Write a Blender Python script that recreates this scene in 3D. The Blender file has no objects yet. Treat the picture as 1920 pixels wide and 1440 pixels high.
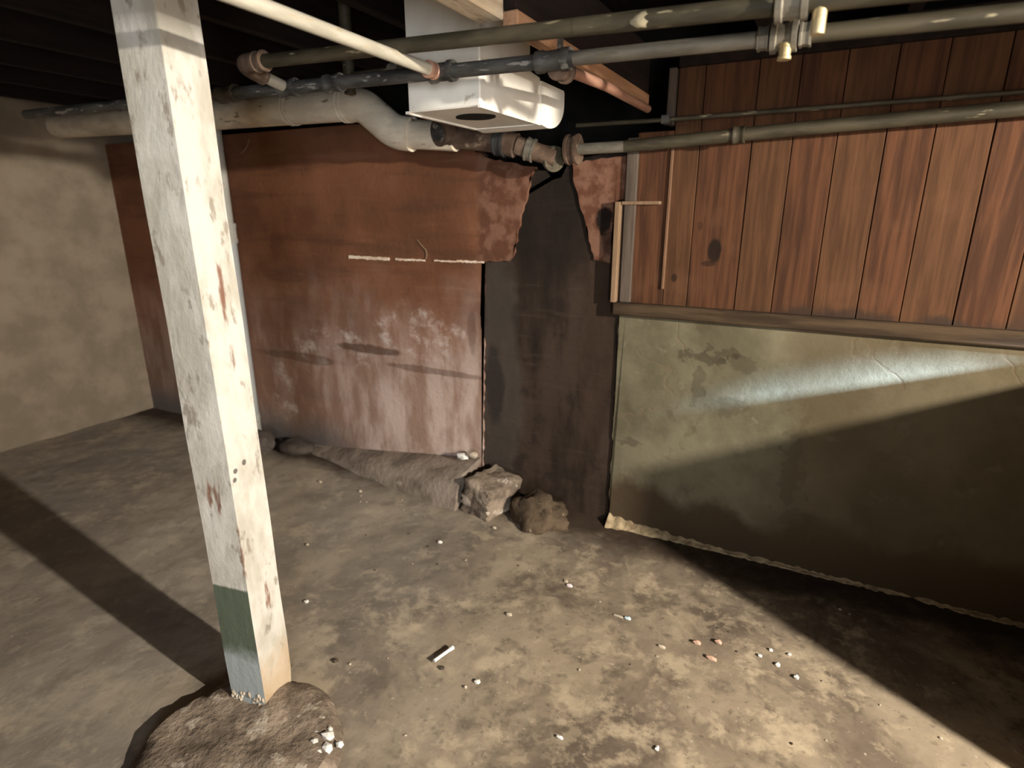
import bpy, bmesh, math, random
from mathutils import Vector, Matrix, noise as mnoise

S = bpy.context.scene
C = bpy.context.collection
R = math.radians
rng = random.Random(7)

# ------------------------------------------------------------------ camera
cam_d = bpy.data.cameras.new('camera')
cam_d.sensor_fit = 'HORIZONTAL'
cam_d.sensor_width = 36.0
cam_d.lens = 36.0 * 1082.0 / 1920.0
cam_d.clip_start = 0.02
cam_d.dof.use_dof = True; cam_d.dof.focus_distance = 1.8; cam_d.dof.aperture_fstop = 2.2
cam = bpy.data.objects.new('camera', cam_d)
C.objects.link(cam)
cam.location = (0, 0, 1.5)
cam.rotation_euler = (R(90 - 16.4755), 0, R(28))
S.camera = cam

# ------------------------------------------------------------------ world and large lights
W = bpy.data.worlds.new('world'); S.world = W
W.use_nodes = True
W.node_tree.nodes['Background'].inputs[0].default_value = (0.75, 0.85, 1.0, 1)
W.node_tree.nodes['Background'].inputs[1].default_value = 0.35

def area_light(name, loc, target, sx, sy, power, col, spread=180):
    d = bpy.data.lights.new(name, 'AREA')
    d.shape = 'RECTANGLE'; d.size = sx; d.size_y = sy
    d.energy = power; d.color = col; d.spread = R(spread)
    o = bpy.data.objects.new(name, d); C.objects.link(o)
    o.location = loc
    o.rotation_euler = (Vector(target) - Vector(loc)).to_track_quat('-Z', 'Y').to_euler()
    return o

# cool daylight fill from behind, added and aimed at the duct and red wall
area_light('rear_daylight_fill', (1.5, -2.1, 1.2), (-1.9, 2.4, 1.25), 0.7, 1.0, 14, (0.88, 0.94, 1.0), 60)
# daylight falling through the small high window on the right
area_light('window_daylight', (2.85, 1.72, 1.70), (0.20, 2.53, 0.82), 0.09, 0.06, 4.6, (0.46, 0.68, 1.0), 6.5)

S.view_settings.view_transform = 'Standard'
S.view_settings.look = 'None'
S.view_settings.gamma = 1.0
S.view_settings.use_curve_mapping = False
S.view_settings.exposure = 0.12

# ------------------------------------------------------------------ node helpers
class NB:
    def __init__(self, name):
        self.m = bpy.data.materials.new(name); self.m.use_nodes = True
        self.t = self.m.node_tree; self.n = self.t.nodes
        self.bsdf = self.n['Principled BSDF']
        tc = self.n.new('ShaderNodeTexCoord'); self.co = tc.outputs['Object']
        sp = self.n.new('ShaderNodeSeparateXYZ'); self.t.links.new(self.co, sp.inputs[0])
        self.x, self.y, self.z = sp.outputs
    def link(self, a, b):
        if hasattr(a, 'links') or isinstance(a, bpy.types.NodeSocket): self.t.links.new(a, b)
        else: b.default_value = a
    def stretch(self, s, off=(0, 0, 0)):
        n = self.n.new('ShaderNodeMapping'); n.inputs['Scale'].default_value = s
        n.inputs['Location'].default_value = off
        self.t.links.new(self.co, n.inputs[0]); return n.outputs[0]
    def noise(self, scale, detail=4, rough=.55, co=None, dist=0):
        n = self.n.new('ShaderNodeTexNoise')
        n.inputs['Scale'].default_value = scale; n.inputs['Detail'].default_value = detail
        n.inputs['Roughness'].default_value = rough; n.inputs['Distortion'].default_value = dist
        self.t.links.new(co or self.co, n.inputs['Vector']); return n.outputs[0]
    def voro(self, scale, co=None, feature='DISTANCE_TO_EDGE'):
        n = self.n.new('ShaderNodeTexVoronoi'); n.feature = feature
        n.inputs['Scale'].default_value = scale
        self.t.links.new(co or self.co, n.inputs['Vector']); return n.outputs[0]
    def warp(self, amount, scale=3):
        n = self.n.new('ShaderNodeTexNoise'); n.inputs['Scale'].default_value = scale
        n.inputs['Detail'].default_value = 4
        self.t.links.new(self.co, n.inputs['Vector'])
        s = self.n.new('ShaderNodeVectorMath'); s.operation = 'SCALE'; s.inputs['Scale'].default_value = amount
        self.t.links.new(n.outputs[1], s.inputs[0])
        a = self.n.new('ShaderNodeVectorMath'); a.operation = 'ADD'
        self.t.links.new(self.co, a.inputs[0]); self.t.links.new(s.outputs[0], a.inputs[1])
        return a.outputs[0]
    def math(self, op, a, b=0.0, clamp=False):
        n = self.n.new('ShaderNodeMath'); n.operation = op; n.use_clamp = clamp
        self.link(a, n.inputs[0]); self.link(b, n.inputs[1]); return n.outputs[0]
    def add(self, a, b): return self.math('ADD', a, b)
    def mul(self, a, b): return self.math('MULTIPLY', a, b)
    def step(self, v, lo, hi):                       # smooth 0..1 between lo and hi (hi may be lower)
        n = self.n.new('ShaderNodeMapRange'); n.interpolation_type = 'SMOOTHSTEP'
        self.link(v, n.inputs[0])
        if lo < hi:
            n.inputs[1].default_value = lo; n.inputs[2].default_value = hi
            n.inputs[3].default_value = 0; n.inputs[4].default_value = 1
        else:
            n.inputs[1].default_value = hi; n.inputs[2].default_value = lo
            n.inputs[3].default_value = 1; n.inputs[4].default_value = 0
        return n.outputs[0]
    def mix(self, f, a, b):
        n = self.n.new('ShaderNodeMix'); n.data_type = 'RGBA'
        self.link(f, n.inputs[0])
        for v, s in ((a, n.inputs[6]), (b, n.inputs[7])):
            if isinstance(v, tuple): s.default_value = (*v, 1)
            else: self.t.links.new(v, s)
        return n.outputs[2]
    def blob(self, cx, cz, rx, rz, wob=.35, nscale=9):  # ragged ellipse in the x z plane
        dx = self.math('DIVIDE', self.add(self.x, -cx), rx)
        dz = self.math('DIVIDE', self.add(self.z, -cz), rz)
        d = self.math('SQRT', self.add(self.mul(dx, dx), self.mul(dz, dz)))
        nz = self.mul(self.add(self.noise(nscale, 4), -.5), wob * 4)
        return self.step(self.add(d, nz), 1.15, .75)
    def finish(self, col, rough=.9, bump=None, bstr=.4, bdist=.01, metal=0.0, spec=.25):
        b = self.bsdf
        if isinstance(col, tuple): b.inputs['Base Color'].default_value = (*col, 1)
        else: self.t.links.new(col, b.inputs['Base Color'])
        self.link(rough, b.inputs['Roughness'])
        b.inputs['Metallic'].default_value = metal
        b.inputs['Specular IOR Level'].default_value = spec
        if bump is not None:
            n = self.n.new('ShaderNodeBump'); n.inputs['Strength'].default_value = bstr
            n.inputs['Distance'].default_value = bdist
            self.t.links.new(bump, n.inputs['Height'])
            self.t.links.new(n.outputs[0], b.inputs['Normal'])
        return self.m

def mottled(name, a, b, scale=8, rough=.85, stretch=None, spots=None, spot_scale=30, spot_lo=.62, bstr=.35,
            bdist=.006, metal=0.0, spec=.25, lo=.35, hi=.65):
    k = NB(name)
    co = k.stretch(stretch) if stretch else k.co
    n1 = k.noise(scale, 6, .6, co)
    c = k.mix(k.step(n1, lo, hi), a, b)
    if spots:
        c = k.mix(k.step(k.noise(spot_scale, 3, .5, co), spot_lo, spot_lo + .07), c, spots)
    return k.finish(c, rough, k.add(n1, k.mul(k.noise(scale * 6, 4, .6, co), .5)), bstr, bdist, metal, spec)

# ------------------------------------------------------------------ materials
def make_plaster():
    k = NB('red_plaster')
    base = k.mix(k.step(k.noise(1.6, 5), .36, .64), (.110, .046, .024), (.185, .080, .042))
    streak = k.noise(2.2, 6, .62, k.stretch((.45, 1, 5)))
    base = k.mix(k.mul(k.step(streak, .5, .68), .55), base, (.075, .036, .021))
    base = k.mix(k.mul(k.step(streak, .44, .3), .4), base, (.20, .105, .064))
    # chalky lower part
    nz = k.mul(k.add(k.noise(2.4, 5), -.5), .9)
    low = k.step(k.add(k.z, nz), 1.3, .3)
    chalk = k.mix(k.step(k.noise(5, 6, .6, k.stretch((1.6, 1, .5))), .38, .62), (.32, .215, .170), (.57, .455, .405))
    right = k.step(k.x, -3.1, -2.1)
    base = k.mix(k.mul(k.mul(low, .85), k.add(.45, k.mul(right, .55))), base, chalk)
    # white salt bloom: patches and vertical runs
    bloom = k.noise(9, 7, .68, k.stretch((1, 1, 1.3)))
    zone = k.math('MAXIMUM', k.blob(-2.55, .72, .42, .12), k.blob(-1.95, .84, .30, .16))
    zone = k.math('MAXIMUM', zone, k.mul(k.blob(-3.05, .36, .10, .2), .9))
    zone = k.math('MAXIMUM', zone, k.mul(k.blob(-1.75, .18, .3, .12), .55))
    base = k.mix(k.mul(k.step(bloom, .46, .70), k.mul(zone, .7)), base, (.60, .53, .49))
    runs = k.noise(5, 6, .65, k.stretch((2.2, 1, .5)))
    rz = k.mul(k.step(k.z, .72, .5), k.step(k.x, -2.9, -2.2))
    base = k.mix(k.mul(k.mul(k.step(runs, .50, .72), rz), .42), base, (.52, .43, .39))
    # dark seams and smears
    dk = k.math('MAXIMUM', k.blob(-2.28, .735, .26, .028), k.mul(k.blob(-2.9, .62, .35, .03), .7))
    dk = k.math('MAXIMUM', dk, k.mul(k.blob(-1.9, .66, .35, .02), .7))
    dk = k.math('MAXIMUM', dk, k.mul(k.blob(-2.95, 1.12, .16, .03), .55))
    dk = k.math('MAXIMUM', dk, k.mul(k.blob(-1.58, .92, .03, .12), .6))
    base = k.mix(k.mul(dk, .75), base, (.075, .04, .027))
    # blotchy old brickwork colour beside the pier
    br = k.mul(k.step(k.x, -1.56, -1.50), k.step(k.z, 1.2, 1.3))
    bl = k.mix(k.step(k.noise(14, 4), .42, .6), (.085, .036, .022), (.165, .088, .060))
    base = k.mix(k.mul(br, .85), base, bl)
    base = k.mix(k.mul(k.blob(-.886, 1.465, .04, .055, .45, 16), .95), base, (.008, .006, .005))
    base = k.mix(k.mul(k.blob(-.862, 1.36, .03, .07, .45, 16), .6), base, (.02, .013, .010))
    # damp grey foot at the far end
    base = k.mix(k.mul(k.step(k.add(k.z, k.mul(nz, .3)), .3, .02), k.step(k.x, -2.2, -2.8)), base, (.13, .115, .11))
    h = k.add(k.noise(6, 7, .65), k.mul(k.noise(40, 4, .6), .4))
    return k.finish(base, .92, h, .5, .012, spec=.15)

def make_pier():
    k = NB('dark_damp_brickwork')
    c = k.mix(k.step(k.noise(3, 6, .6, k.stretch((2.4, 1, .6))), .36, .64), (.014, .009, .006), (.040, .026, .018))
    c = k.mix(k.mul(k.step(k.noise(8, 5), .56, .68), .6), c, (.014, .010, .008))
    gr = k.mul(k.blob(-1.42, .6, .14, .75, .3, 4), .65)
    c = k.mix(gr, c, (.058, .047, .039))
    c = k.mix(k.mul(k.blob(-1.46, .62, .06, .2, .3), .8), c, (.02, .016, .014))
    c = k.mix(k.mul(k.step(k.noise(5, 4, .6, k.stretch((.5, 1, 6))), .6, .7), .28), c, (.065, .043, .029))
    c = k.mix(k.mul(k.blob(-1.12, 1.52, .24, .32, .25, 5), .75), c, (.0095, .0065, .0045))
    c = k.mix(k.mul(k.blob(-.90, .95, .09, .6, .3, 5), .5), c, (.034, .019, .012))
    h = k.add(k.noise(7, 6, .6), k.mul(k.noise(3, 4, .5, k.stretch((.4, 1, 7))), .6))
    return k.finish(c, .85, h, .6, .014, spec=.2)

def make_concrete_wall():
    k = NB('pale_foundation_concrete')
    c = k.mix(k.step(k.noise(2.6, 6, .6), .35, .65), (.094, .083, .052), (.158, .141, .094))
    c = k.mix(k.mul(k.step(k.noise(6, 5, .6), .56, .68), .55), c, (.075, .058, .036))
    c = k.mix(k.mul(k.step(k.noise(9, 5, .65), .6, .7), .5), c, (.19, .172, .128))
    w = k.warp(.5, 2.2)
    cr = k.mul(k.step(k.voro(1.15, w), .008, .002), k.step(k.noise(3, 3), .42, .6))
    c = k.mix(k.mul(cr, .5), c, (.13, .10, .065))
    for (x, z, rx, rz, q) in ((-.40, .90, .07, .018, .7), (-.34, .93, .05, .014, .6), (-.25, .89, .06, .02, .5), (-.42, .78, .02, .07, .5), (-.28, .70, .05, .03, .4), (.0, .42, .035, .16, .4), (-.72, .45, .05, .012, .6)):
        c = k.mix(k.mul(k.blob(x, z, rx * 1.3, rz * 1.5, 1.1, 19), q * .75), c, (.035, .027, .017))
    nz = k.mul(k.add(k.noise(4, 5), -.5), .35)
    foot = k.step(k.add(k.z, nz), .27, .17)            # browner band along the foot
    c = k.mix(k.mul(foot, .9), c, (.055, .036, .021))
    c = k.mix(k.mul(k.step(k.add(k.x, nz), -.12, .02), .55), c, (.075, .054, .029))  # shade over the right end, painted into the concrete
    h = k.add(k.noise(8, 7, .65), k.mul(cr, -.12))
    return k.finish(c, .92, h, .5, .012, spec=.15)

def make_plank(name, a, b, knots):
    k = NB(name)
    g = k.noise(5, 6, .6, k.stretch((9, 1, .55)), .4)
    c = k.mix(k.step(g, .34, .66), a, b)
    c = k.mix(k.mul(k.step(k.noise(3.5, 4), .55, .7), .35), c, (.115, .054, .027))
    for (x, z, rx, rz, s) in knots:
        c = k.mix(k.mul(k.blob(x, z, rx, rz, .10, 22), s), c, (.007, .0035, .002))
    c = k.mix(k.mul(k.step(k.add(k.z, k.mul(k.add(k.noise(9, 4), -.5), .22)), 1.17, 1.11), k.step(k.x, -.3, -.1)), c, (.035, .02, .013))
    return k.finish(c, .8, g, .35, .006, spec=.2)

def make_floor():
    k = NB('dirty_concrete_floor')
    w = k.warp(.25, 2.5)
    big = k.noise(1.7, 6, .62, w)
    c = k.mix(k.step(big, .40, .60), (.150, .118, .090), (.300, .246, .178))
    c = k.mix(k.mul(k.step(k.noise(4.6, 6, .65, w), .50, .64), .75), c, (.100, .078, .060))
    c = k.mix(k.mul(k.step(k.noise(6.5, 6, .65, k.stretch((1, 1, 1), (3, 5, 1))), .52, .66), .75), c, (.46, .38, .27))
    c = k.mix(k.mul(k.step(k.noise(34, 4, .6), .60, .70), .5), c, (.08, .06, .045))
    c = k.mix(k.mul(k.step(k.noise(60, 3, .5, k.stretch((1, 1, 1), (9, 2, 4))), .68, .74), .55), c, (.55, .49, .39))
    c = k.mix(k.mul(k.step(k.noise(13, 5, .65, w), .54, .66), .55), c, (.38, .315, .225))
    c = k.mix(k.mul(k.step(k.noise(16, 5, .65, k.stretch((1, 1, 1), (4, 8, 2))), .56, .68), .5), c, (.095, .072, .055))
    # greyer and paler towards the left
    grey = k.step(k.add(k.x, k.mul(k.add(k.noise(1.3, 4), -.5), 1.6)), -.5, -2.2)
    c = k.mix(k.mul(grey, .45), c, (.42, .385, .34))
    # shade on the floor along the wall foot, painted dark with a ragged outline
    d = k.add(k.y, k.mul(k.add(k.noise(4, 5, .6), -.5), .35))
    shaded = k.step(d, 2.22, 2.42)
    c = k.mix(k.mul(shaded, .9), c, (.040, .026, .018))
    h = k.add(k.noise(7, 5, .55), k.mul(k.noise(24, 4, .55), .35))
    return k.finish(c, .95, h, .42, .012, spec=.1)

def make_post():
    k = NB('flaking_white_post_paint')
    c = k.mix(k.step(k.noise(9, 5, .6, k.stretch((1, 1, .5))), .4, .62), (.54, .525, .485), (.40, .38, .33))
    c = k.mix(k.mul(k.step(k.noise(22, 4, .6, k.stretch((1, 1, .45))), .57, .68), .75), c, (.20, .17, .135))
    c = k.mix(k.mul(k.step(k.noise(7, 5, .6, k.stretch((1.5, 1.5, .35), (2, 2, 7))), .64, .70), .9), c, (.16, .065, .035))
    # bare stained wood near the foot
    foot = k.step(k.add(k.z, k.mul(k.add(k.noise(10, 4), -.5), .3)), .24, .06)
    c = k.mix(k.mul(foot, .75), c, (.42, .30, .175))
    # green dado painted on the face that turns away from the lamp
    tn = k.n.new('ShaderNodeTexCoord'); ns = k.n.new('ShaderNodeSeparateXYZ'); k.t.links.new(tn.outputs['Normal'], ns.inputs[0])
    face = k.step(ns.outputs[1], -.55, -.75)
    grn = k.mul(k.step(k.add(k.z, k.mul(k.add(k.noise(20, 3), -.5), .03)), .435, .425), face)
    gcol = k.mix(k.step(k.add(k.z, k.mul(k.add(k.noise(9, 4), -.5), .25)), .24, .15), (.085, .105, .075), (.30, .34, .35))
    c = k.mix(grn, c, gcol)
    ridge = k.mul(k.step(k.add(k.add(k.x, k.mul(k.y, -1)), k.mul(k.add(k.noise(30, 3), -.5), .03)), .098, .108), k.mul(k.step(k.z, .46, .5), k.step(k.z, .66, .62)))
    c = k.mix(k.mul(ridge, .8), c, (.15, .07, .04))
    for (ky, kz) in ((-.022, .80), (-.030, .775), (.012, .81)):
        dd = k.math('SQRT', k.add(k.mul(k.add(k.y, -ky), k.add(k.y, -ky)), k.mul(k.add(k.z, -kz), k.add(k.z, -kz))))
        c = k.mix(k.mul(k.step(k.add(dd, k.mul(k.add(k.noise(40, 2), -.5), .008)), .010, .006), k.step(ns.outputs[0], .6, .8)), c, (.12, .11, .10))
    h = k.add(k.noise(18, 6, .65, k.stretch((1, 1, .4))), k.mul(k.noise(60, 3), .3))
    return k.finish(c, .75, h, .6, .006, spec=.25)

M = {
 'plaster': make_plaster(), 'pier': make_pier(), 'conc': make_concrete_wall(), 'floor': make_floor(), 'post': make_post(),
 'plank_a': make_plank('red_brown_plank', (.042, .017, .008), (.088, .036, .016), [(-.405, 1.355, .028, .05, .9), (-.425, 1.30, .03, .012, .6), (-.55, 1.31, .012, .025, .7), (-.47, 1.45, .01, .02, .4)]),
 'plank_b': make_plank('orange_brown_plank', (.052, .023, .010), (.088, .040, .018), [(-.405, 1.355, .028, .05, .9), (-.13, 1.30, .018, .03, .6), (-.56, 1.235, .012, .018, .7)]),
 'batten': mottled('worn_pale_batten', (.17, .108, .062), (.22, .145, .09), 9, .8, (6, 6, .6)),
 'faint_batten': mottled('red_brown_batten', (.11, .058, .032), (.15, .082, .047), 9, .8, (6, 6, .6)),
 'sill': mottled('dark_sill_wood', (.028, .017, .009), (.065, .042, .023), 5, .85, (.6, 4, 6)),
 'stud': mottled('grey_weathered_wood', (.06, .046, .036), (.10, .078, .062), 6, .85, (6, 6, .5)),
 'black_wood': mottled('unlit_joist_wood', (.007, .004, .003), (.015, .008, .006), 5, .9, (5, .5, 5)),  # near black, the unlit ceiling put into the colour
 'lit_edge_wood': mottled('lit_edge_timber', (.30, .16, .088), (.44, .25, .145), 6, .8, (6, .5, 6)),  # lamp light on the timber's lower edge put into the tone
 'cream_wood': mottled('cream_painted_timber', (.62, .54, .42), (.46, .36, .25), 7, .8, (6, .8, 6), (.30, .2, .12), 18, .6),
 'white_duct': mottled('white_painted_sheet_metal', (.80, .78, .72), (.68, .65, .58), 5, .55, None, (.50, .46, .38), 22, .66, .15, .003, spec=.4),
 'crust': mottled('olive_mineral_crust', (.20, .175, .115), (.27, .235, .16), 20, .9),
 'black': mottled('black_opening', (.006, .005, .004), (.012, .010, .008), 6, .95),
 'iron': mottled('dull_black_iron', (.035, .035, .034), (.10, .096, .088), 10, .55, (.7, 3, 3), (.26, .25, .23), 26, .60, .3, .003, metal=.25, spec=.45),
 'olive_iron': mottled('olive_brown_iron', (.035, .030, .018), (.075, .063, .040), 9, .6, (.7, 3, 3), (.30, .26, .17), 16, .64, .3, .003, metal=.2, spec=.4),
 'galv': mottled('dusty_galvanised_steel', (.13, .118, .092), (.23, .21, .17), 9, .5, (.7, 3, 3), (.17, .15, .11), 20, .62, .25, .003, metal=.3, spec=.45),
 'white_pipe': mottled('cream_painted_pipe', (.30, .28, .225), (.42, .395, .33), 9, .5, (3, .7, 3), (.36, .31, .22), 22, .64, .2, .003, spec=.4),
 'copper': mottled('dull_copper', (.42, .22, .15), (.58, .34, .25), 9, .45, (3, .7, 3), (.34, .30, .24), 16, .63, .2, .002, metal=.45, spec=.45),
 'brass': mottled('tarnished_brass', (.50, .40, .22), (.66, .57, .36), 14, .4, None, None, metal=.5, spec=.5),
 'insul': mottled('grimy_pipe_wrap', (.52, .455, .36), (.74, .66, .53), 5, .85, (.8, 2, 2), (.26, .21, .15), 14, .64, .35, .006),
 'rust': mottled('rust_brown_cast_iron', (.055, .034, .023), (.13, .088, .062), 12, .8, None, (.22, .17, .125), 24, .62, .5, .006),
 'rubber': mottled('black_rubber_band', (.018, .018, .018), (.035, .035, .034), 12, .7),
 'grey_pvc': mottled('pale_grey_plastic', (.34, .37, .385), (.42, .445, .455), 3, .55, (2, 2, .6), None, bstr=.1, spec=.35),
 'grey_pvc2': mottled('weathered_grey_plastic', (.36, .36, .335), (.44, .44, .41), 5, .6, None, (.28, .27, .24), 20, .62, .15),
 'stone': mottled('broken_grey_brown_concrete', (.13, .10, .076), (.30, .24, .185), 11, .92, None, (.46, .40, .33), 15, .60, .8, .014),
 'earth': mottled('packed_brown_earth', (.055, .038, .024), (.105, .075, .048), 9, .95, None, (.30, .24, .17), 26, .64, .9, .014),
 'footing': mottled('muddy_grey_footing', (.17, .135, .108), (.31, .255, .21), 6, .93, None, (.36, .31, .26), 15, .64, .8, .014),
 'dark_stone': mottled('dark_damp_rubble', (.05, .04, .036), (.10, .083, .074), 9, .93, None, None, bstr=.8, bdist=.014),
 'pale_mortar': mottled('pale_crumbling_mortar', (.42, .33, .205), (.27, .205, .125), 16, .95, None, (.22, .16, .095), 22, .56, .8, .01),
 'white_chip': mottled('white_plaster_chip', (.80, .79, .75), (.64, .62, .57), 25, .85),
 'pale_chip': mottled('pale_stone_chip', (.52, .45, .36), (.40, .335, .255), 25, .9),
 'dark_chip': mottled('dark_stone_chip', (.06, .045, .034), (.11, .085, .065), 25, .9),
 'pink_chip': mottled('pinkish_tile_chip', (.74, .62, .66), (.62, .52, .54), 25, .6),
 'red_chip': mottled('pinkish_clay_chip', (.44, .27, .20), (.52, .36, .28), 25, .85),
 'blue_chip': mottled('pale_blue_glass_chip', (.52, .66, .74), (.62, .74, .80), 25, .35, spec=.5),
 'white_plastic': mottled('white_plastic', (.78, .79, .78), (.70, .70, .68), 12, .45, spec=.4, bstr=.05),
 'ridge': mottled('white_mortar_streak', (.74, .64, .52), (.58, .43, .31), 22, .9),
 'room': mottled('drab_plastered_wall', (.20, .165, .125), (.28, .235, .18), 4, .92),
 'enamel': mottled('dark_green_enamel', (.03, .06, .045), (.045, .08, .06), 6, .4, spec=.5, bstr=.05),
}
gm = NB('lit_bulb_glass'); gm.bsdf.inputs['Emission Color'].default_value = (1, .84, .6, 1)
gm.bsdf.inputs['Emission Strength'].default_value = 6; M['bulb'] = gm.finish((.9, .85, .75), .3)

# ------------------------------------------------------------------ mesh helpers
def origin_of(o):
    v = Vector((0, 0, 0))
    while o: v += o.location; o = o.parent
    return v

def obj(name, bm, m, parent=None, smooth=False, loc=None):
    """Link a bmesh given in world coordinates as ONE mesh object."""
    bmesh.ops.recalc_face_normals(bm, faces=bm.faces)
    o_at = Vector(loc) if loc else Vector((0, 0, 0))
    base = origin_of(parent) + (o_at - origin_of(parent) if loc else Vector((0, 0, 0)))
    if base.length: bmesh.ops.translate(bm, verts=bm.verts, vec=-base)
    me = bpy.data.meshes.new(name); bm.to_mesh(me); bm.free()
    if smooth:
        for p in me.polygons: p.use_smooth = True
        me.set_sharp_from_angle(angle=R(48))
    me.materials.append(M[m])
    o = bpy.data.objects.new(name, me); C.objects.link(o)
    if parent: o.parent = parent
    o.location = base - origin_of(parent)
    return o

def tag(o, label, cat, group=None, kind=None):
    o['label'] = label; o['category'] = cat
    if group: o['group'] = group
    if kind: o['kind'] = kind
    return o

def thing(name, label, cat, loc, group=None):
    o = bpy.data.objects.new(name, None); C.objects.link(o); o.location = loc
    o.empty_display_size = .05
    return tag(o, label, cat, group)

def struct(name, bm, m, parent=None, smooth=False):
    o = obj(name, bm, m, parent, smooth); o['kind'] = 'structure'; return o

def B(): return bmesh.new()

def box(bm, x0, x1, y0, y1, z0, z1):
    vs = [bm.verts.new((x, y, z)) for x in (x0, x1) for y in (y0, y1) for z in (z0, z1)]
    for f in ((0, 1, 3, 2), (4, 6, 7, 5), (0, 4, 5, 1), (2, 3, 7, 6), (0, 2, 6, 4), (1, 5, 7, 3)):
        bm.faces.new([vs[i] for i in f])
    return bm

def bevelled(bm, w=.004):
    bmesh.ops.bevel(bm, geom=bm.edges[:], offset=w, segments=1, affect='EDGES'); return bm

def tube(bm, pts, r, seg=14, caps=True, axis=None):
    pts = [Vector(p) for p in pts]; n = len(pts)
    rr = r if isinstance(r, (list, tuple)) else [r] * n
    rings = []; u = None
    for i, p in enumerate(pts):
        t = axis or (pts[min(i + 1, n - 1)] - pts[max(i - 1, 0)]).normalized()
        if u is None:
            a = Vector((0, 0, 1)) if abs(t.z) < .9 else Vector((1, 0, 0)); u = t.cross(a).normalized()
        u = (u - t * u.dot(t)).normalized(); v = t.cross(u)
        rings.append([bm.verts.new(p + (u * math.cos(2 * math.pi * k / seg) + v * math.sin(2 * math.pi * k / seg)) * rr[i]) for k in range(seg)])
    for a, b in zip(rings, rings[1:]):
        for k in range(seg): bm.faces.new((a[k], a[(k + 1) % seg], b[(k + 1) % seg], b[k]))
    if caps: bm.faces.new(rings[0][::-1]); bm.faces.new(rings[-1])
    return bm

def bend(corners, rad=.05, n=6):
    """A path through the corner points with rounded corners."""
    cs = [Vector(c) for c in corners]; out = [cs[0]]
    for a, b, c in zip(cs, cs[1:], cs[2:]):
        d1 = (a - b); d2 = (c - b); k = min(rad, d1.length * .49, d2.length * .49)
        p, q = b + d1.normalized() * k, b + d2.normalized() * k
        for i in range(n + 1):
            t = i / n; out.append(p * (1 - t) ** 2 + b * 2 * t * (1 - t) + q * t * t)
    out.append(cs[-1]); return out

def collar(bm, p, d, r, w, lip=.0, seg=18):
    """A fitting ring round p along direction d, with raised beads at its two ends."""
    p = Vector(p); d = Vector(d).normalized(); h = w / 2
    prof = [(-h, r * .9), (-h, r + lip), (-h * .6, r + lip), (-h * .5, r), (h * .5, r), (h * .6, r + lip), (h, r + lip), (h, r * .9)]
    return tube(bm, [p + d * s for s, _ in prof], [q for _, q in prof], seg, True, d)

def lump(bm, c, size, seed=0, sub=2, amp=.25, flat=None, boxy=0.0):
    tmp = bmesh.new(); bmesh.ops.create_icosphere(tmp, subdivisions=sub, radius=1)
    off = Vector((seed * 3.7, seed * 1.3, seed * 7.1)); m = {}
    for v in tmp.verts:
        d = v.co.normalized()
        k = 1 / max(abs(d.x), abs(d.y), abs(d.z))
        r = (1 - boxy) + boxy * k
        r *= 1 + amp * mnoise.noise(d * 1.6 + off) + amp * .45 * mnoise.noise(d * 4 + off)
        q = Vector((d.x * r * size[0], d.y * r * size[1], d.z * r * size[2]))
        if flat is not None: q.z = max(q.z, flat)
        m[v] = bm.verts.new(Vector(c) + q)
    for f in tmp.faces: bm.faces.new([m[v] for v in f.verts])
    tmp.free(); return bm

def jag(pts, step=.03, amp=.006, seed=1, skip=()):
    """Roughen a closed outline; edges whose index is in skip stay straight."""
    g = random.Random(seed); out = []
    for i, a in enumerate(pts):
        b = pts[(i + 1) % len(pts)]; out.append(a)
        if i in skip: continue
        L = math.dist(a, b); n = int(L / step)
        for k in range(1, n):
            t = k / n; nx, nz = -(b[1] - a[1]) / L, (b[0] - a[0]) / L; s = g.uniform(-amp, amp)
            out.append((a[0] + (b[0] - a[0]) * t + nx * s, a[1] + (b[1] - a[1]) * t + nz * s))
    return out

def slab(bm, outline, y0, y1):
    """A sheet with the given x z outline between the depths y0 (front) and y1."""
    f = [bm.verts.new((x, y0, z)) for x, z in outline]; b = [bm.verts.new((x, y1, z)) for x, z in outline]
    bm.faces.new(f); bm.faces.new(b[::-1]); n = len(f)
    for i in range(n): bm.faces.new((f[i], f[(i + 1) % n], b[(i + 1) % n], b[i]))
    bmesh.ops.triangulate(bm, faces=[q for q in bm.faces if len(q.verts) > 4], ngon_method='EAR_CLIP'); return bm

# ------------------------------------------------------------------ the room shell
XL, XR, YF, YB, ZC = -4.6, 3.0, -1.9, 2.542, 2.36

def floor_z(x, y):
    p = Vector((x, y, 0))
    return .010 * mnoise.noise(p * 1.3) + .006 * mnoise.noise(p * 4.1) + .0028 * mnoise.noise(p * 13)
bm = B(); st = .022
nx = int((XR - XL) / st); ny = int((3.0 - YF) / st)
grid = [[bm.verts.new((XL + i * st, YF + j * st, floor_z(XL + i * st, YF + j * st))) for j in range(ny + 1)] for i in range(nx + 1)]
for i in range(nx):
    for j in range(ny): bm.faces.new((grid[i][j], grid[i + 1][j], grid[i + 1][j + 1], grid[i][j + 1]))
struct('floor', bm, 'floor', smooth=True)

# back wall: dark masonry body with a V notch at the top of the pier, then its coats and boards
out = [(XL, -.05), (XR, -.05), (XR, 1.10), (-.75, 1.10), (-.75, 1.745), (-1.02, 1.735), (-1.075, 1.70), (-1.10, 1.655), (-1.135, 1.648), (-1.20, 1.69),
       (-1.45, 1.74), (-1.6, 1.80), (-1.62, 1.93), (XL, 1.95)]
wall_back = struct('wall_back', slab(B(), jag(out, .06, .008, 3, (0, 1, 13)), YB, 2.80), 'pier')

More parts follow.
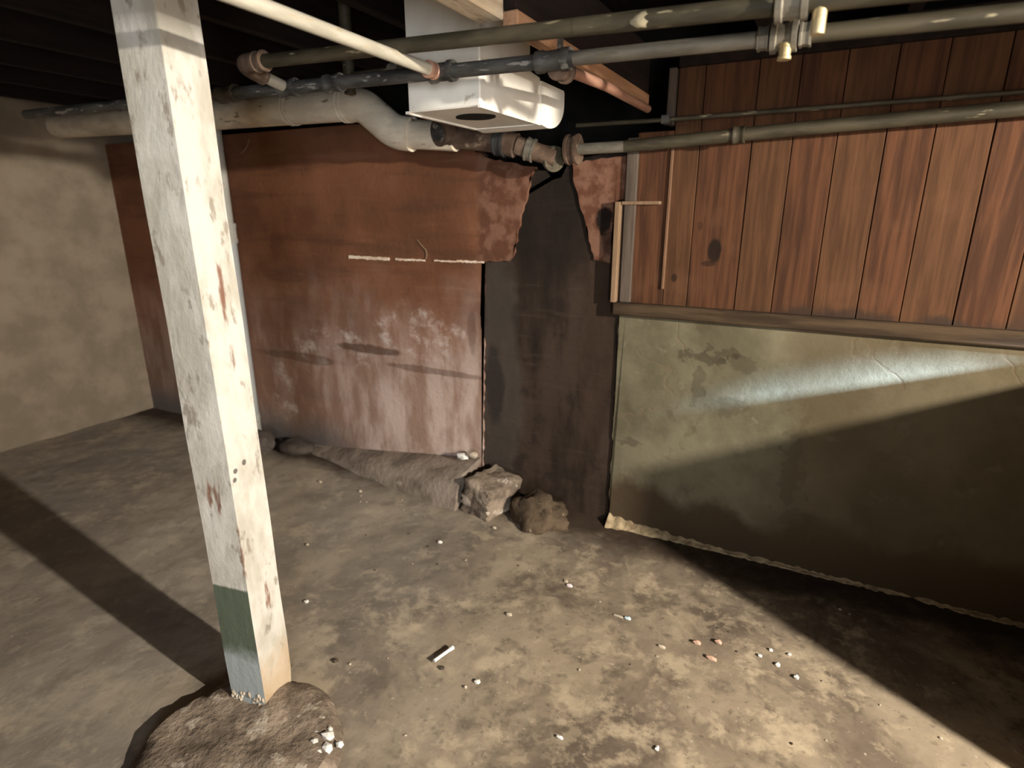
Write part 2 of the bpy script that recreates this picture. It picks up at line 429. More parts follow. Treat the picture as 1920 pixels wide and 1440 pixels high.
coat = [(XL, -.04), (-1.535, -.04), (-1.53, .12), (-1.522, .5), (-1.508, .86), (-1.528, 1.0), (-1.505, 1.15), (-1.515, 1.268), (-1.36, 1.277), (-1.338, 1.30),
        (-1.30, 1.47), (-1.262, 1.60), (-1.232, 1.705), (-1.45, 1.745), (-1.6, 1.81), (-1.62, 1.945), (XL, 1.965)]
obj('plaster_coat', slab(B(), jag(coat, .022, .006, 5, (0, 15, 16)), 2.525, 2.572), 'plaster', wall_back)
patch = [(-.925, 1.297), (-.85, 1.285), (-.845, 1.42), (-.835, 1.55), (-.79, 1.56), (-.79, 1.735), (-1.045, 1.715), (-1.03, 1.62), (-.975, 1.47)]
bmk = slab(B(), jag(patch, .022, .005, 6, (4,)), 2.53, 2.572)
obj('plaster_patch', bmk, 'plaster', wall_back)
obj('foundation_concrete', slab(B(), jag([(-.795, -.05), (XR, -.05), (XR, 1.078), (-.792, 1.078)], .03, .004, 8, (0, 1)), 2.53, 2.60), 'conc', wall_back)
o = obj('sill_board', bevelled(box(B(), -.815, XR, 2.487, 2.60, 1.062, 1.118), .006), 'sill', wall_back)

edges = [-.752, -.602, -.500, -.306, -.166, -.02, .13, .27, .43, .58, .76, .91, 1.08, 1.26, 1.42, 1.6, 1.8, 2.0, 2.2, 2.42, 2.62, 2.82, XR]
for i, (a, b) in enumerate(zip(edges, edges[1:])):
    top = 1.82 if i == 0 else 2.045
    y0 = 2.528 + rng.uniform(-.003, .003)
    obj('plank', bevelled(box(B(), a + .0012, b - .0012, y0, y0 + .022, 1.112, top), .002), 'plank_a' if i % 2 == 0 else 'plank_b', wall_back)
obj('batten', bevelled(box(B(), -.611, -.598, 2.516, 2.532, 1.185, 1.80), .003), 'faint_batten', wall_back)
obj('stud', bevelled(box(B(), -.792, -.742, 2.512, 2.60, 1.118, 1.80), .004), 'stud', wall_back)
obj('corner_strip', bevelled(box(B(), -.826, -.802, 2.487, 2.56, 1.118, 1.548), .003), 'batten', wall_back)
obj('cross_strip', bevelled(box(B(), -.800, -.635, 2.497, 2.548, 1.535, 1.549), .003), 'batten', wall_back)
obj('stud', bevelled(box(B(), -.636, -.606, 2.505, 2.60, 1.84, 2.045), .003), 'stud', wall_back)
# white mortar left along an old horizontal joint of the plaster
for k, (x0, x1, z, hh) in enumerate(((-2.39, -2.265, 1.262, .009), (-2.262, -2.10, 1.261, .009), (-2.055, -1.86, 1.262, .006), (-1.80, -1.665, 1.263, .004), (-1.66, -1.50, 1.266, .006))):
    obj('mortar_ridge', slab(B(), jag([(x0, z - hh), (x1, z - hh * .8), (x1, z + hh * .8), (x0, z + hh)], .012, .0022, 20 + k), 2.518, 2.53), 'ridge', wall_back)
for pts, r in (([(-1.86, 2.522, 1.262), (-1.845, 2.52, 1.29), (-1.85, 2.52, 1.315), (-1.885, 2.521, 1.345), (-1.905, 2.523, 1.365)], .003),
               ([(-3.10, 2.522, 1.92), (-3.115, 2.519, 1.89), (-3.15, 2.519, 1.86), (-3.19, 2.522, 1.845)], .004)):
    obj('root_fibre', tube(B(), pts, r, 6), 'batten', wall_back, True)

# footing that swells out below the plaster towards the pier
bm = B(); rows = []
N = 60
for i in range(N + 1):
    t = i / N; x = -2.95 + t * 1.41
    zt = .015 + .185 * t ** 1.1; yf = 2.47 - .225 * t ** .8
    n1 = mnoise.noise(Vector((x * 6, 1, 0))) * .015; n2 = mnoise.noise(Vector((x * 9, 5, 0))) * .016
    prof = [(2.57, zt + .01), (2.51, zt + n1 * .4), ((yf + .09 + n2), zt * .88 + n1), (yf + .035 + n1, zt * .55 + n2), (yf + n2, -.03)]
    rows.append([bm.verts.new((x, y, z)) for y, z in prof])
for a, b in zip(rows, rows[1:]):
    for k in range(4): bm.faces.new((a[k], a[k + 1], b[k + 1], b[k]))
bm.faces.new(rows[0]); bm.faces.new(rows[-1][::-1])
obj('footing_ledge', bm, 'footing', wall_back, True)
# pale crumbled mortar fillet at the foot of the pale concrete
bm = B(); rows = []
for i in range(261):
    t = i / 260; x = -.79 + t * 2.0
    s = .5 + .5 * mnoise.noise(Vector((x * 7, 3, 2))) + .35 * mnoise.noise(Vector((x * 31, 6, 2)))
    w = (.036 * max(0, 1 - t / .24) + .007 + .012 * max(0, mnoise.noise(Vector((x * 4, 9, 5))))) * (.45 + s); hh = w * .85
    row = []
    for q, (y, z) in enumerate([(2.54, hh + .02), (2.526, hh), (2.525 - w * .35, hh * .85), (2.522 - w * .7, hh * .55), (2.52 - w, hh * .2), (2.515 - w * 1.15, -.02)]):
        n1 = mnoise.noise(Vector((x * 45, y * 45, z * 45))) * .007 if 0 < q < 5 else 0
        row.append(bm.verts.new((x, y - n1, z + n1)))
    rows.append(row)
for a, b in zip(rows, rows[1:]):
    for k in range(5): bm.faces.new((a[k], a[k + 1], b[k + 1], b[k]))
obj('mortar_fillet', bm, 'pale_mortar', wall_back, True)

# dark recess above the walls
struct('wall_recess', box(B(), XL, XR, 3.0, 3.1, -.05, ZC), 'black')
struct('wall_left', box(B(), XL - .1, XL, YF - .1, 3.1, -.05, ZC), 'room')
# right wall with a small high window opening
bm = B()
wy0, wy1, wz0, wz1 = 1.5, 1.95, 1.48, 1.86
box(bm, XR, XR + .15, YF - .1, wy0, -.05, ZC); box(bm, XR, XR + .15, wy1, 3.1, -.05, ZC)
box(bm, XR, XR + .15, wy0, wy1, -.05, wz0); box(bm, XR, XR + .15, wy0, wy1, wz1, ZC)
struct('wall_right', bm, 'room')
bm = B()
for a in ((wy0, wy0 + .03, wz0, wz1), (wy1 - .03, wy1, wz0, wz1), (wy0, wy1, wz0, wz0 + .03), (wy0, wy1, wz1 - .03, wz1)):
    box(bm, XR + .03, XR + .09, a[0], a[1], a[2], a[3])
struct('window_1', bm, 'cream_wood')
# front wall with the doorway
bm = B()
box(bm, XL, 1.0, YF - .12, YF, -.05, ZC); box(bm, 2.0, XR, YF - .12, YF, -.05, ZC); box(bm, 1.0, 2.0, YF - .12, YF, 1.9, ZC)
struct('wall_front', bm, 'room')
# unseen half-height block, added on the right to shade floor and wall foot
struct('shade_block', box(B(), 1.22, 1.40, 1.42, 2.53, -.05, 1.185), 'room')
struct('shade_bar_1', box(B(), 1.22, 1.40, 1.18, 2.53, 1.835, 2.13), 'sill')  # unseen bar added to keep lamp light off the upper planks
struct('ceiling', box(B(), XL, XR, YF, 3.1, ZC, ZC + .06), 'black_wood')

# ------------------------------------------------------------------ ceiling timbers
jx = [-4.2, -3.75, -3.3, -2.85, -2.4, -1.95, -1.42, -.30, .15, .6, 1.05, 1.5, 1.95, 2.4, 2.8]
for i, x in enumerate(jx):
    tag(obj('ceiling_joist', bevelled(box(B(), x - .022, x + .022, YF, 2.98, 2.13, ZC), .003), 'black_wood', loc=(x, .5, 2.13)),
        'near-black unlit ceiling joist high above the pipes', 'joist', 'dark ceiling joists')
tag(obj('wall_beam', bevelled(box(B(), -.60, XR, 2.50, 2.62, 2.045, 2.13), .004), 'black_wood', loc=(0, 2.55, 2.045)),
    'dark beam lying on top of the plank wall', 'beam')
lt = thing('low_timber', 'dark timber with an orange strip for its lit lower edge, running back to the wall', 'timber', (-.735, 1.9, 1.92))
obj('joist_body', bevelled(box(B(), -.755, -.718, 1.37, 2.52, 1.962, 2.13), .003), 'black_wood', lt)  # near-black colour holds the shade of the upper face
st_ = obj('lit_edge_strip', bevelled(box(B(), -.755, -.713, 1.37, 2.52, 1.92, 1.960), .003), 'lit_edge_wood', lt); st_['label'] = 'orange strip for the lit lower edge'  # orange strip stands in for the lamp-lit lower edge
tag(obj('cut_timber', bevelled(box(B(), -.78, -.715, YF, 1.305, 1.92, 2.13), .003), 'cream_wood', loc=(-.745, .6, 1.92)),
    'cream painted timber with a sawn end beside the white duct', 'timber')

# ------------------------------------------------------------------ white duct
duct = thing('air_duct', 'white painted metal air duct box hanging from the ceiling', 'duct', (-1.07, 1.57, 1.80))
x0, x1 = -1.205, -.945
bm = B()
out = [(1.58, 1.80), (1.985, 1.80), (1.985, 1.948), (1.90, 1.948), (1.90, ZC - .002), (1.58, ZC - .002)]
a = [bm.verts.new((x0, y, z)) for y, z in out]; b = [bm.verts.new((x1, y, z)) for y, z in out]
bm.faces.new(a); bm.faces.new(b[::-1])
for i in range(6): bm.faces.new((a[i], a[(i + 1) % 6], b[(i + 1) % 6], b[i]))
bevelled(bm, .004)
obj('duct_body', bm, 'white_duct', duct)
bm = B()
out = [(1.98, 1.935), (1.98, 1.797)]
for k in range(9):
    t = k / 8 * math.pi / 2; out.append((2.035 + .145 * math.sin(t), 1.935 - .05 - .093 * math.cos(t) + 0.0))
out += [(2.18, 1.928), (2.173, 1.935)]
x0b, x1b = -1.208, -.938; n = len(out)
a = [bm.verts.new((x0b, y, z)) for y, z in out]; b = [bm.verts.new((x1b, y, z)) for y, z in out]
bm.faces.new(a); bm.faces.new(b[::-1])
for i in range(n): bm.faces.new((a[i], a[(i + 1) % n], b[(i + 1) % n], b[i]))
obj('rounded_end', bm, 'white_duct', duct)
bm = B()
box(bm, -1.212, -1.20, 1.575, 1.98, 1.795, 1.803)
obj('seam_flange', bm, 'white_duct', duct)
obj('seam_flange', box(B(), -.95, -.941, 1.575, 1.98, 1.795, 1.803), 'white_duct', duct)
bm = B()
cx, cy = -1.057, 1.738
ring = [(cx + .062 * math.cos(t) * (1 + .12 * math.cos(2 * t)), cy + .058 * math.sin(t)) for t in [2 * math.pi * k / 24 for k in range(24)]]
a = [bm.verts.new((x, y, 1.8005)) for x, y in ring]; b = [bm.verts.new((x, y, 1.7965)) for x, y in ring]
bm.faces.new(a); bm.faces.new(b[::-1])
for i in range(24): bm.faces.new((a[i], a[(i + 1) % 24], b[(i + 1) % 24], b[i]))
hole = obj('bottom_opening', bm, 'black', duct); hole['label'] = 'black round opening in the underside'

# ------------------------------------------------------------------ pipes under the ceiling
def pz(x): return 1.868 + (x + .984) * -.0225          # the long pipe falls slightly to the right
p = thing('water_pipe', 'long black iron pipe crossing in front of the white duct', 'pipe', (-.98, 1.45, 1.868))
bm = tube(B(), [(x, 1.45, pz(x)) for x in (-3.2, -2.2, -1.6, -1.0)], .019)
obj('pipe_run', bm, 'iron', p, True)
obj('pipe_run', tube(B(), [(x, 1.45, pz(x)) for x in (-1.0, -.75, -.60)], .018), 'iron', p, True)
obj('pipe_run', tube(B(), [(x, 1.45, pz(x)) for x in (-.60, -.3, -.17)], .0165), 'galv', p, True)
t = obj('tee_fitting', collar(B(), (-.985, 1.45, pz(-.985)), (1, 0, 0), .023, .075, .004), 'iron', p, True)
obj('coupling', collar(B(), (-.655, 1.45, pz(-.655)), (1, 0, 0), .023, .09, .003), 'iron', p, True)
obj('coupling', collar(B(), (-1.86, 1.45, pz(-1.86)), (1, 0, 0), .024, .08, .004), 'iron', p, True)
obj('coupling', collar(B(), (-1.38, 1.45, pz(-1.38)), (1, 0, 0), .023, .06, .003), 'iron', p, True)
obj('tee_fitting', collar(B(), (-1.573, 1.45, pz(-1.573)), (1, 0, 0), .0235, .07, .003), 'iron', p, True)
v = obj('valve_body', collar(B(), (-.135, 1.45, pz(-.135)), (1, 0, 0), .026, .05, .004), 'galv', p, True)
obj('valve_bolt', collar(B(), (-.122, 1.445, pz(-.12) + .030), (0, 0, 1), .008, .024, .002, 10), 'brass', v, True)
obj('valve_bolt', collar(B(), (-.130, 1.440, pz(-.12) - .030), (0, 0, 1), .012, .03, .002, 10), 'brass', v, True)
obj('valve_nut', collar(B(), (-.175, 1.45, pz(-.175)), (1, 0, 0), .023, .022, .002, 6), 'galv', v, True)
obj('valve_nut', collar(B(), (-.095, 1.45, pz(-.095)), (1, 0, 0), .023, .022, .002, 6), 'galv', v, True)
obj('pipe_run', tube(B(), bend([(-.09, 1.45, pz(-.09)), (.36, 1.45, pz(.36)), (.36, 1.45, ZC)], .06), .0165), 'olive_iron', p, True)

p = thing('branch_pipe', 'cream painted pipe running from the tee towards the camera', 'pipe', (-1.0, 1.43, 1.868))
obj('pipe_run', tube(B(), [(-1.0, 1.425, 1.868), (-1.003, .9, 1.875), (-1.006, -.4, 1.885), (-1.008, YF, 1.89)], .0155), 'white_pipe', p, True)
obj('end_collar', collar(B(), (-1.0, 1.418, 1.868), (0, 1, 0), .020, .03, .002), 'copper', p, True)

def uz(x): return 1.9144 - (x + 1.5286) * .0385
p = thing('upper_pipe', 'upper dark olive iron pipe above the long black pipe', 'pipe', (-.7, 1.28, uz(-.7)))
obj('pipe_run', tube(B(), [(x, 1.28, uz(x)) for x in (-1.545, -.96, -.53)], .0175), 'olive_iron', p, True)
obj('pipe_run', tube(B(), [(x, 1.28, uz(x)) for x in (-.53, -.32, -.128)], .018), 'olive_iron', p, True)
obj('elbow_fitting', tube(B(), bend([(-1.49, 1.28, uz(-1.49)), (-1.573, 1.28, uz(-1.573)), (-1.573, 1.36, uz(-1.573) - .02)], .05), .025), 'rust', p, True)
obj('coupling', collar(B(), (-1.488, 1.28, uz(-1.488)), (1, 0, 0), .024, .036, .004), 'rust', p, True)
obj('pipe_run', tube(B(), [(-1.573, 1.34, uz(-1.573) - .015), (-1.573, 1.427, 1.884)], .0175), 'white_pipe', p, True)
obj('mineral_crust', lump(B(), (-.386, 1.268, uz(-.386) - .003), (.024, .009, .015), 3, 2, .4), 'crust', p, True)
e = obj('end_valve', collar(B(), (-.112, 1.28, uz(-.112)), (1, 0, 0), .0255, .053, .004), 'galv', p, True)
obj('valve_stem', collar(B(), (-.112, 1.27, uz(-.112) + .028), (0, 0, 1), .0095, .032, .003, 10), 'brass', e, True)
obj('drop_pipe', tube(B(), bend([(-.096, 1.28, uz(-.096)), (-.066, 1.28, uz(-.066)), (-.066, 1.28, uz(-.066) - .053)], .02), .012), 'brass', e, True)
obj('pipe_run', tube(B(), bend([(-.085, 1.28, uz(-.085)), (.29, 1.28, uz(.29)), (.29, 1.28, ZC)], .06), .0175), 'olive_iron', p, True)

p = thing('copper_pipe', 'dull copper pipe under the orange timber, running to the wall', 'pipe', (-.655, 1.5, 1.86))
obj('pipe_run', tube(B(), [(-.652, 1.475, 1.852), (-.675, 1.9, 1.88), (-.688, 2.42, 1.89)], .0145), 'copper', p, True)
f = obj('union_fitting', collar(B(), (-.652, 1.495, 1.847), (0, 1, 0), .024, .055, .004), 'rust', p, True)
obj('pipe_clip', box(B(), -.714, -.704, 1.60, 1.62, 1.86, 1.96), 'iron', p)

p = thing('stub_pipe', 'short grey stub pipe with a tee, behind the cream pipe', 'pipe', (-1.5, 1.7, 1.95))
obj('drop_pipe', tube(B(), [(-1.545, 1.7, 1.90), (-1.545, 1.7, 2.2)], .02), 'olive_iron', p, True)
obj('side_pipe', tube(B(), [(-1.545, 1.7, 1.955), (-1.30, 1.7, 1.955)], .014), 'olive_iron', p, True)
obj('end_cap', collar(B(), (-1.345, 1.7, 1.955), (1, 0, 0), .02, .035, .003), 'galv', p, True)

# big wrapped drain pipe along the plaster wall, stepping down behind the duct
p = thing('wrapped_drain_pipe', 'thick grimy wrapped drain pipe along the top of the red wall', 'pipe', (-2.0, 2.25, 1.95))
obj('pipe_run', tube(B(), [(XL, 2.25, 2.05), (-3.2, 2.25, 2.010), (-2.6, 2.25, 1.998), (-2.02, 2.25, 1.985)], [.071] * 4, 22), 'insul', p, True)
obj('pipe_bend', tube(B(), bend([(-2.06, 2.25, 1.985), (-1.97, 2.25, 1.978), (-1.815, 2.27, 1.855), (-1.72, 2.28, 1.842)], .07), .074, 22), 'insul', p, True)
obj('pipe_run', tube(B(), [(-1.76, 2.28, 1.846), (-1.50, 2.30, 1.823)], .062, 22), 'insul', p, True)
obj('wrap_band', collar(B(), (-2.43, 2.25, 1.994), (1, 0, -.02), .0735, .03, .002, 22), 'insul', p, True)
obj('wrap_band', collar(B(), (-2.07, 2.25, 1.986), (1, 0, -.02), .0765, .03, .002, 22), 'insul', p, True)
obj('wrap_band', collar(B(), (-1.745, 2.28, 1.845), (1, 0, -.08), .070, .035, .003, 22), 'insul', p, True)
c = obj('cleanout_hub', collar(B(), (-1.525, 2.235, 1.835), (-.35, -1, -.15), .052, .05, .005, 20), 'rust', p, True)
obj('cleanout_plug', collar(B(), (-1.533, 2.205, 1.831), (-.35, -1, -.15), .034, .02, .002, 8), 'iron', c, True)
obj('pipe_run', tube(B(), [(-1.52, 2.30, 1.825), (-1.30, 2.32, 1.798), (-1.22, 2.33, 1.775)], .05, 20), 'rust', p, True)
obj('rubber_coupling', collar(B(), (-1.285, 2.322, 1.795), (1, .08, -.16), .058, .045, .004, 20), 'rubber', p, True)
obj('pipe_run', tube(B(), [(-1.22, 2.33, 1.778), (-1.13, 2.37, 1.745), (-1.07, 2.40, 1.728)], .038, 18), 'rust', p, True)
obj('pipe_flange', collar(B(), (-1.075, 2.40, 1.722), (.75, -.5, -.25), .047, .022, .005, 20), 'olive_iron', p, True)
obj('coupling', collar(B(), (-1.165, 2.355, 1.758), (1, .3, -.3), .046, .035, .003, 18), 'galv', p, True)

p = thing('wall_pipe', 'dark iron pipe fixed across the plank wall on the right', 'pipe', (-.5, 2.42, 1.77))
obj('pipe_run', tube(B(), [(-.985, 2.42, 1.757), (-.76, 2.42, 1.758)], .0225), 'galv', p, True)
obj('pipe_run', tube(B(), [(-.77, 2.42, 1.758), (-.14, 2.42, 1.786), (1.2, 2.42, 1.83), (2.99, 2.42, 1.87)], .024), 'olive_iron', p, True)
obj('pipe_flange', collar(B(), (-.995, 2.42, 1.757), (1, 0, 0), .055, .05, .006, 20), 'rust', p, True)
obj('coupling', collar(B(), (-.34, 2.42, 1.777), (1, 0, 0), .029, .04, .002), 'olive_iron', p, True)
p = thing('thin_conduit', 'thin dark conduit above the iron pipe on the plank wall', 'conduit', (-.6, 2.46, 1.853))
obj('conduit_run', tube(B(), [(-1.0, 2.46, 1.855), (-.6, 2.46, 1.852), (1.0, 2.46, 1.86), (2.99, 2.46, 1.87)], .0085, 10), 'olive_iron', p, True)
obj('conduit_clip', box(B(), -.64, -.61, 2.448, 2.504, 1.838, 1.868), 'iron', p)

# upright drain pipe against the far end of the plaster wall
p = thing('upright_drain_pipe', 'pale grey upright plastic pipe behind the white post', 'pipe', (-3.345, 2.46, 0))
obj('pipe_run', tube(B(), [(-3.345, 2.46, .17), (-3.345, 2.46, 1.34)], .058, 20), 'grey_pvc', p, True)
obj('pipe_run', tube(B(), [(-3.345, 2.46, 1.32), (-3.345, 2.46, 2.13)], .055, 20), 'grey_pvc2', p, True)
obj('coupling', collar(B(), (-3.345, 2.46, 1.38), (0, 0, 1), .064, .12, .003, 20), 'grey_pvc2', p, True)
obj('foot_socket', collar(B(), (-3.345, 2.46, .085), (0, 0, 1), .060, .19, .002, 20), 'grey_pvc2', p, True)

# ------------------------------------------------------------------ wooden post with its footing
post = thing('wooden_post', 'square wooden post with flaking white paint on the left', 'post', (-1.41, .95, .02))
h = 2.10; lean = Vector((-.014, .004, 0))
bm = B()
c0 = [(-1.364, 1.027), (-1.340, .902), (-1.465, .878), (-1.489, 1.003)]
lv = [0, .06, .18, .35, .6, .9, 1.2, 1.5, 1.8, h]
rings = []
for z in lv:
    row = []
    for k, (x, y) in enumerate(c0):
        j = .003 * mnoise.noise(Vector((x * 9, z * 7, k * 3)))
        row.append(bm.verts.new((x + lean.x * z + j, y + lean.y * z + j, z + .02)))
    rings.append(row)
for a, b in zip(rings, rings[1:]):
    for k in range(4): bm.faces.new((a[k], b[k], b[(k + 1) % 4], a[(k + 1) % 4]))
bm.faces.new(rings[0]); bm.faces.new(rings[-1][::-1])
bmesh.ops.bevel(bm, geom=[e for e in bm.edges if abs(e.verts[0].co.z - e.verts[1].co.z) > .04], offset=.006, segments=2, affect='EDGES')
obj('post_shaft', bm, 'post', post, True)
# splintered plaster skirt at the foot of the post
bm = B()
for k in range(26):
    q = rng.random(); x = -1.462 + q * .12; y = .879 + q * .0235
    lump(bm, (x, y - .001, .045 + rng.uniform(-.02, .03)), (rng.uniform(.003, .008), .004, rng.uniform(.004, .014)), k, 1, .5)
sk = obj('plaster_skirt', bm, 'pale_chip', post, True); sk['label'] = 'ragged pale plaster crust at the foot'

bm = B(); rings = []; nseg = 56
for j in range(9):
    q = j / 8; row = []
    for k in range(nseg):
        t = 2 * math.pi * k / nseg
        rad = .31 * (1 + .16 * mnoise.noise(Vector((math.cos(t) * 1.4, math.sin(t) * 1.4, 3))))
        x = -1.30 + q * rad * math.cos(t); y = .76 + q * rad * math.sin(t)
        prof = .045 if q < .8 else .045 * (1 - ((q - .8) / .2) ** 2)
        z = prof + .016 * mnoise.noise(Vector((x * 11, y * 11, 1))) * (1 if q < .9 else 0) + .008 * mnoise.noise(Vector((x * 30, y * 30, 4))) * (1 if q < .95 else 0)
        if j == 8: z = -.02
        row.append(bm.verts.new((x, y, z)))
    rings.append(row)
bmesh.ops.remove_doubles(bm, verts=rings[0], dist=1e-4)
bm.verts.ensure_lookup_table()
ctr = [v for v in bm.verts if abs(v.co.x + 1.30) < 1e-5 and abs(v.co.y - .76) < 1e-5][0]
for k in range(nseg): bm.faces.new((ctr, rings[1][k], rings[1][(k + 1) % nseg]))
for a, b in zip(rings[1:], rings[2:]):
    for k in range(nseg): bm.faces.new((a[k], b[k], b[(k + 1) % nseg], a[(k + 1) % nseg]))
tag(obj('post_footing', bm, 'stone', smooth=True, loc=(-1.30, .76, 0)), 'rough rounded cement pad under the foot of the white post', 'footing')

def rough_mound():
    bm = lump(B(), (0, 0, 0), (.145, .115, .14), 5, 4, .34, None, 0.0)
    for v in bm.verts: v.co += v.co.normalized() * (.018 * mnoise.noise(v.co * 11) + .008 * mnoise.noise(v.co * 34))
    bmesh.ops.translate(bm, verts=bm.verts, vec=(-1.105, 2.375, .02)); return bm
# ------------------------------------------------------------------ stones at the wall foot
bm = B()
lump(bm, (0, 0, 0), (.096, .125, .095), 2, 4, .10, None, .97)
bmesh.ops.rotate(bm, verts=bm.verts, matrix=Matrix.Rotation(R(-14), 3, 'Z') @ Matrix.Rotation(R(7), 3, 'Y'))
for v in bm.verts:
    v.co += v.co.normalized() * (.012 * mnoise.noise(v.co * 26) + .006 * mnoise.noise(v.co * 60))
bmesh.ops.translate(bm, verts=bm.verts, vec=(-1.385, 2.375, .085))
tag(obj('broken_block', bm, 'stone', smooth=True, loc=(-1.385, 2.375, 0)), 'broken concrete block with a flat top at the dark pier', 'block')
tag(obj('earth_lump', rough_mound(), 'earth', smooth=True, loc=(-1.105, 2.375, 0)), 'rounded lump of brown earth right of the broken block', 'earth lump')
for k, (x, y, sx, sy, sz, lab) in enumerate(((-3.16, 2.36, .12, .08, .085, 'dark moist stone in the far corner behind the white post'), (-2.88, 2.43, .13, .08, .06, 'dark flat stone at the foot of the red wall'))):
    tag(obj('dark_stone', lump(B(), (x, y, sz * .55), (sx, sy, sz), 11 + k, 3, .25), 'dark_stone', smooth=True, loc=(x, y, 0)), lab, 'stone')
tag(obj('mortar_lump', lump(B(), (-1.62, 2.47, .215), (.035, .025, .02), 31, 2, .4), 'white_chip', smooth=True, loc=(-1.62, 2.47, .2)), 'white mortar lump on the ledge, left of the crack', 'mortar lump')
tag(obj('mortar_lump', lump(B(), (-1.555, 2.47, .235), (.032, .02, .018), 33, 2, .4), 'pale_chip', smooth=True, loc=(-1.555, 2.47, .22)), 'pale mortar lump on the ledge above the crack', 'mortar lump')

# ------------------------------------------------------------------ litter on the floor
d = Vector((.022, .086, 0)).normalized(); a = Vector((-1.013, 1.329, .010))
p = thing('white_stick', 'short white plastic stick lying on the bare floor', 'stick', (-1.0, 1.37, 0))
obj('stick_shaft', tube(B(), [a, a + d * .075], .0062, 12), 'white_plastic', p, True)
obj('stick_cap', collar(B(), a + d * .080, d, .0072, .016, .001, 12), 'white_plastic', p, True)

def chip(x, y, s, m, label, cat='chip', group=None, seed=None, name='floor_chip', sub=1, lift=0.0):
    seed = seed if seed is not None else rng.randrange(1000)
    z = floor_z(x, y) + lift
    o = obj(name, lump(B(), (x, y, z + s[2] * .6), s, seed, sub, .4, None, .35), m, smooth=False, loc=(x, y, z))
    return tag(o, label, cat, group)
chip(-1.434, 1.97, (.011, .009, .007), 'white_chip', 'small bright white chip in front of the cracked footing')
chip(-.765, 1.955, (.013, .008, .006), 'pink_chip', 'small pinkish white tile chip in the middle of the floor')
chip(-.79, 1.975, (.010, .010, .005), 'pale_chip', 'pale crumb touching the pinkish tile chip')
chip(-.487, 1.872, (.015, .009, .005), 'blue_chip', 'small pale blue shard near the dark floor edge', 'shard')
chip(-.525, 1.868, (.022, .006, .004), 'pale_chip', 'pale sliver pointing at the pale blue shard')
chip(-.838, 1.329, (.012, .009, .007), 'white_chip', 'white curved crumb right of the white stick')
chip(-.862, 1.293, (.006, .006, .005), 'pale_chip', 'tiny pale crumb below the white curved crumb')
chip(-.507, 1.258, (.012, .006, .005), 'white_chip', 'white oval chip near the lower middle of the floor')
chip(-.242, 1.358, (.006, .010, .005), 'white_chip', 'narrow white chip at the very bottom of the picture')
chip(-.335, 1.778, (.014, .006, .006), 'pale_chip', 'pale flat crumb between the blue shard and the clay pieces')
chip(-.225, 1.855, (.016, .009, .008), 'red_chip', 'left one of three pinkish clay pieces on the right', 'clay piece')
chip(-.157, 1.89, (.014, .011, .009), 'red_chip', 'upper one of three pinkish clay pieces on the right', 'clay piece')
chip(-.166, 1.80, (.020, .010, .008), 'red_chip', 'lowest one of three pinkish clay pieces on the right', 'clay piece')
for (x, y, s) in ((.015, 1.943, .007), (-.016, 1.892, .007), (.041, 1.874, .009), (.101, 1.843, .009), (.075, 1.949, .007)):
    chip(x, y, (s, s, s * .8), 'white_chip', 'small white crumb in the loose cluster at the right edge', 'crumb', 'white crumbs at the right edge', name='floor_crumb')
chip(-1.975, 1.66, (.008, .008, .006), 'pale_chip', 'pale pebble alone in the grey floor left of centre', 'pebble')
chip(-2.417, 2.171, (.014, .01, .008), 'pale_chip', 'pale pebble close to the foot of the red wall', 'pebble')
chip(-2.133, 2.193, (.011, .010, .007), 'pale_chip', 'pale pebble in front of the low end of the footing', 'pebble')
chip(-1.655, 1.356, (.009, .009, .006), 'white_chip', 'small white pebble beside the white post', 'pebble')
chip(-.975, 1.322, (.009, .008, .007), 'dark_chip', 'small dark stone just below the white stick', 'pebble')
chip(-1.317, 1.171, (.010, .010, .007), 'dark_chip', 'small dark stone right of the white post', 'pebble')
chip(-.898, 1.668, (.014, .009, .007), 'pale_chip', 'pale chip on the floor straight below the pier', 'pebble')
chip(-1.102, 2.255, (.010, .009, .008), 'pale_chip', 'pale pebble in front of the brown earth lump', 'pebble')
chip(-1.27, 2.20, (.011, .008, .007), 'pale_chip', 'pale pebble in front of the broken block', 'pebble')
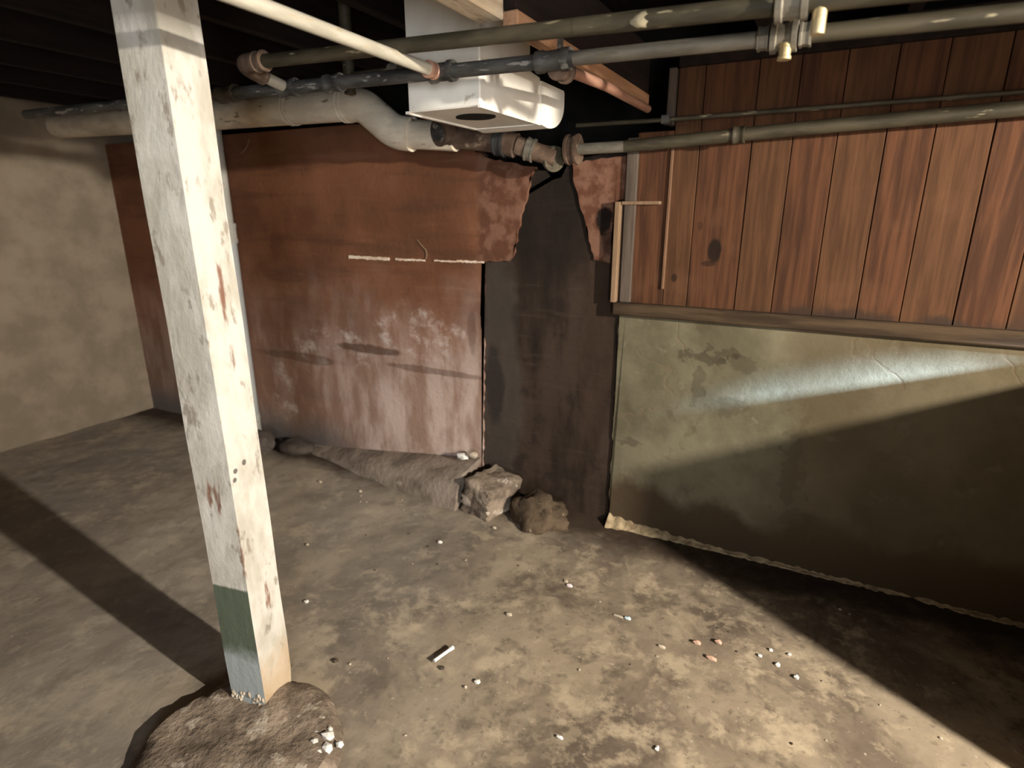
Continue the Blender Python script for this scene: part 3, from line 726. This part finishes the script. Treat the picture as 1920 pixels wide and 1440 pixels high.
# white plaster crumbs on the cement pad
for k, (x, y, s) in enumerate(((-1.09, .915, .020), (-1.115, .885, .013), (-1.065, .885, .016), (-1.045, .912, .011), (-1.105, .935, .010), (-1.08, .865, .011), (-1.13, .91, .008))):
    chip(x, y, (s, s * .8, s * .7), 'white_chip', 'white plaster crumb in the little heap on the cement pad', 'crumb', 'plaster crumbs on the cement pad', 60 + k, 'plaster_crumb', 1, .038)
# small pebbles strewn over the floor
g = random.Random(41)
for k in range(48):
    x = g.uniform(-2.2, .5); y = g.uniform(.95, 2.35)
    if x < -1.0 and y < 1.15: continue
    s = g.uniform(.0022, .005)
    dark = g.random() < .45
    chip(x, y, (s * g.uniform(.8, 1.5), s, s * .7), 'dark_chip' if dark else 'pale_chip',
         'tiny dark pebble strewn on the floor' if dark else 'tiny pale pebble strewn on the floor', 'pebble',
         'tiny dark pebbles on the floor' if dark else 'tiny pale pebbles on the floor', name='floor_pebble')

# ------------------------------------------------------------------ hanging lamp, to the right outside the picture
LX, LY = 2.7, .55
lamp = thing('hanging_lamp', 'green enamel hanging lamp with a bare bulb on the right', 'lamp', (LX, LY, 1.875))
obj('cord', tube(B(), [(LX, LY, 2.02), (LX, LY, ZC)], .004, 8), 'rubber', lamp)
bm = B()
tube(bm, [(LX, LY, z) for z in (2.03, 2.0, 1.97, 1.935, 1.905)], [.02, .03, .09, .14, .17], 24, False)
obj('shade', bm, 'enamel', lamp, True)
obj('bulb', tube(B(), [(LX, LY, z) for z in (2.0, 1.97, 1.95, 1.925, 1.905, 1.898)], [.012, .014, .022, .03, .022, .006], 16), 'bulb', lamp, True)
ld = bpy.data.lights.new('lamp_light', 'SPOT')
ld.energy = 1120; ld.color = (1.0, .90, .76); ld.spot_size = R(178.5); ld.spot_blend = .02; ld.shadow_soft_size = .04
lo = bpy.data.objects.new('lamp_light', ld); C.objects.link(lo); lo.parent = lamp
lo.location = (0, 0, -.005)
lo.rotation_euler = Vector((-math.sin(R(1.85)), 0, -math.cos(R(1.85)))).to_track_quat('-Z', 'Y').to_euler()
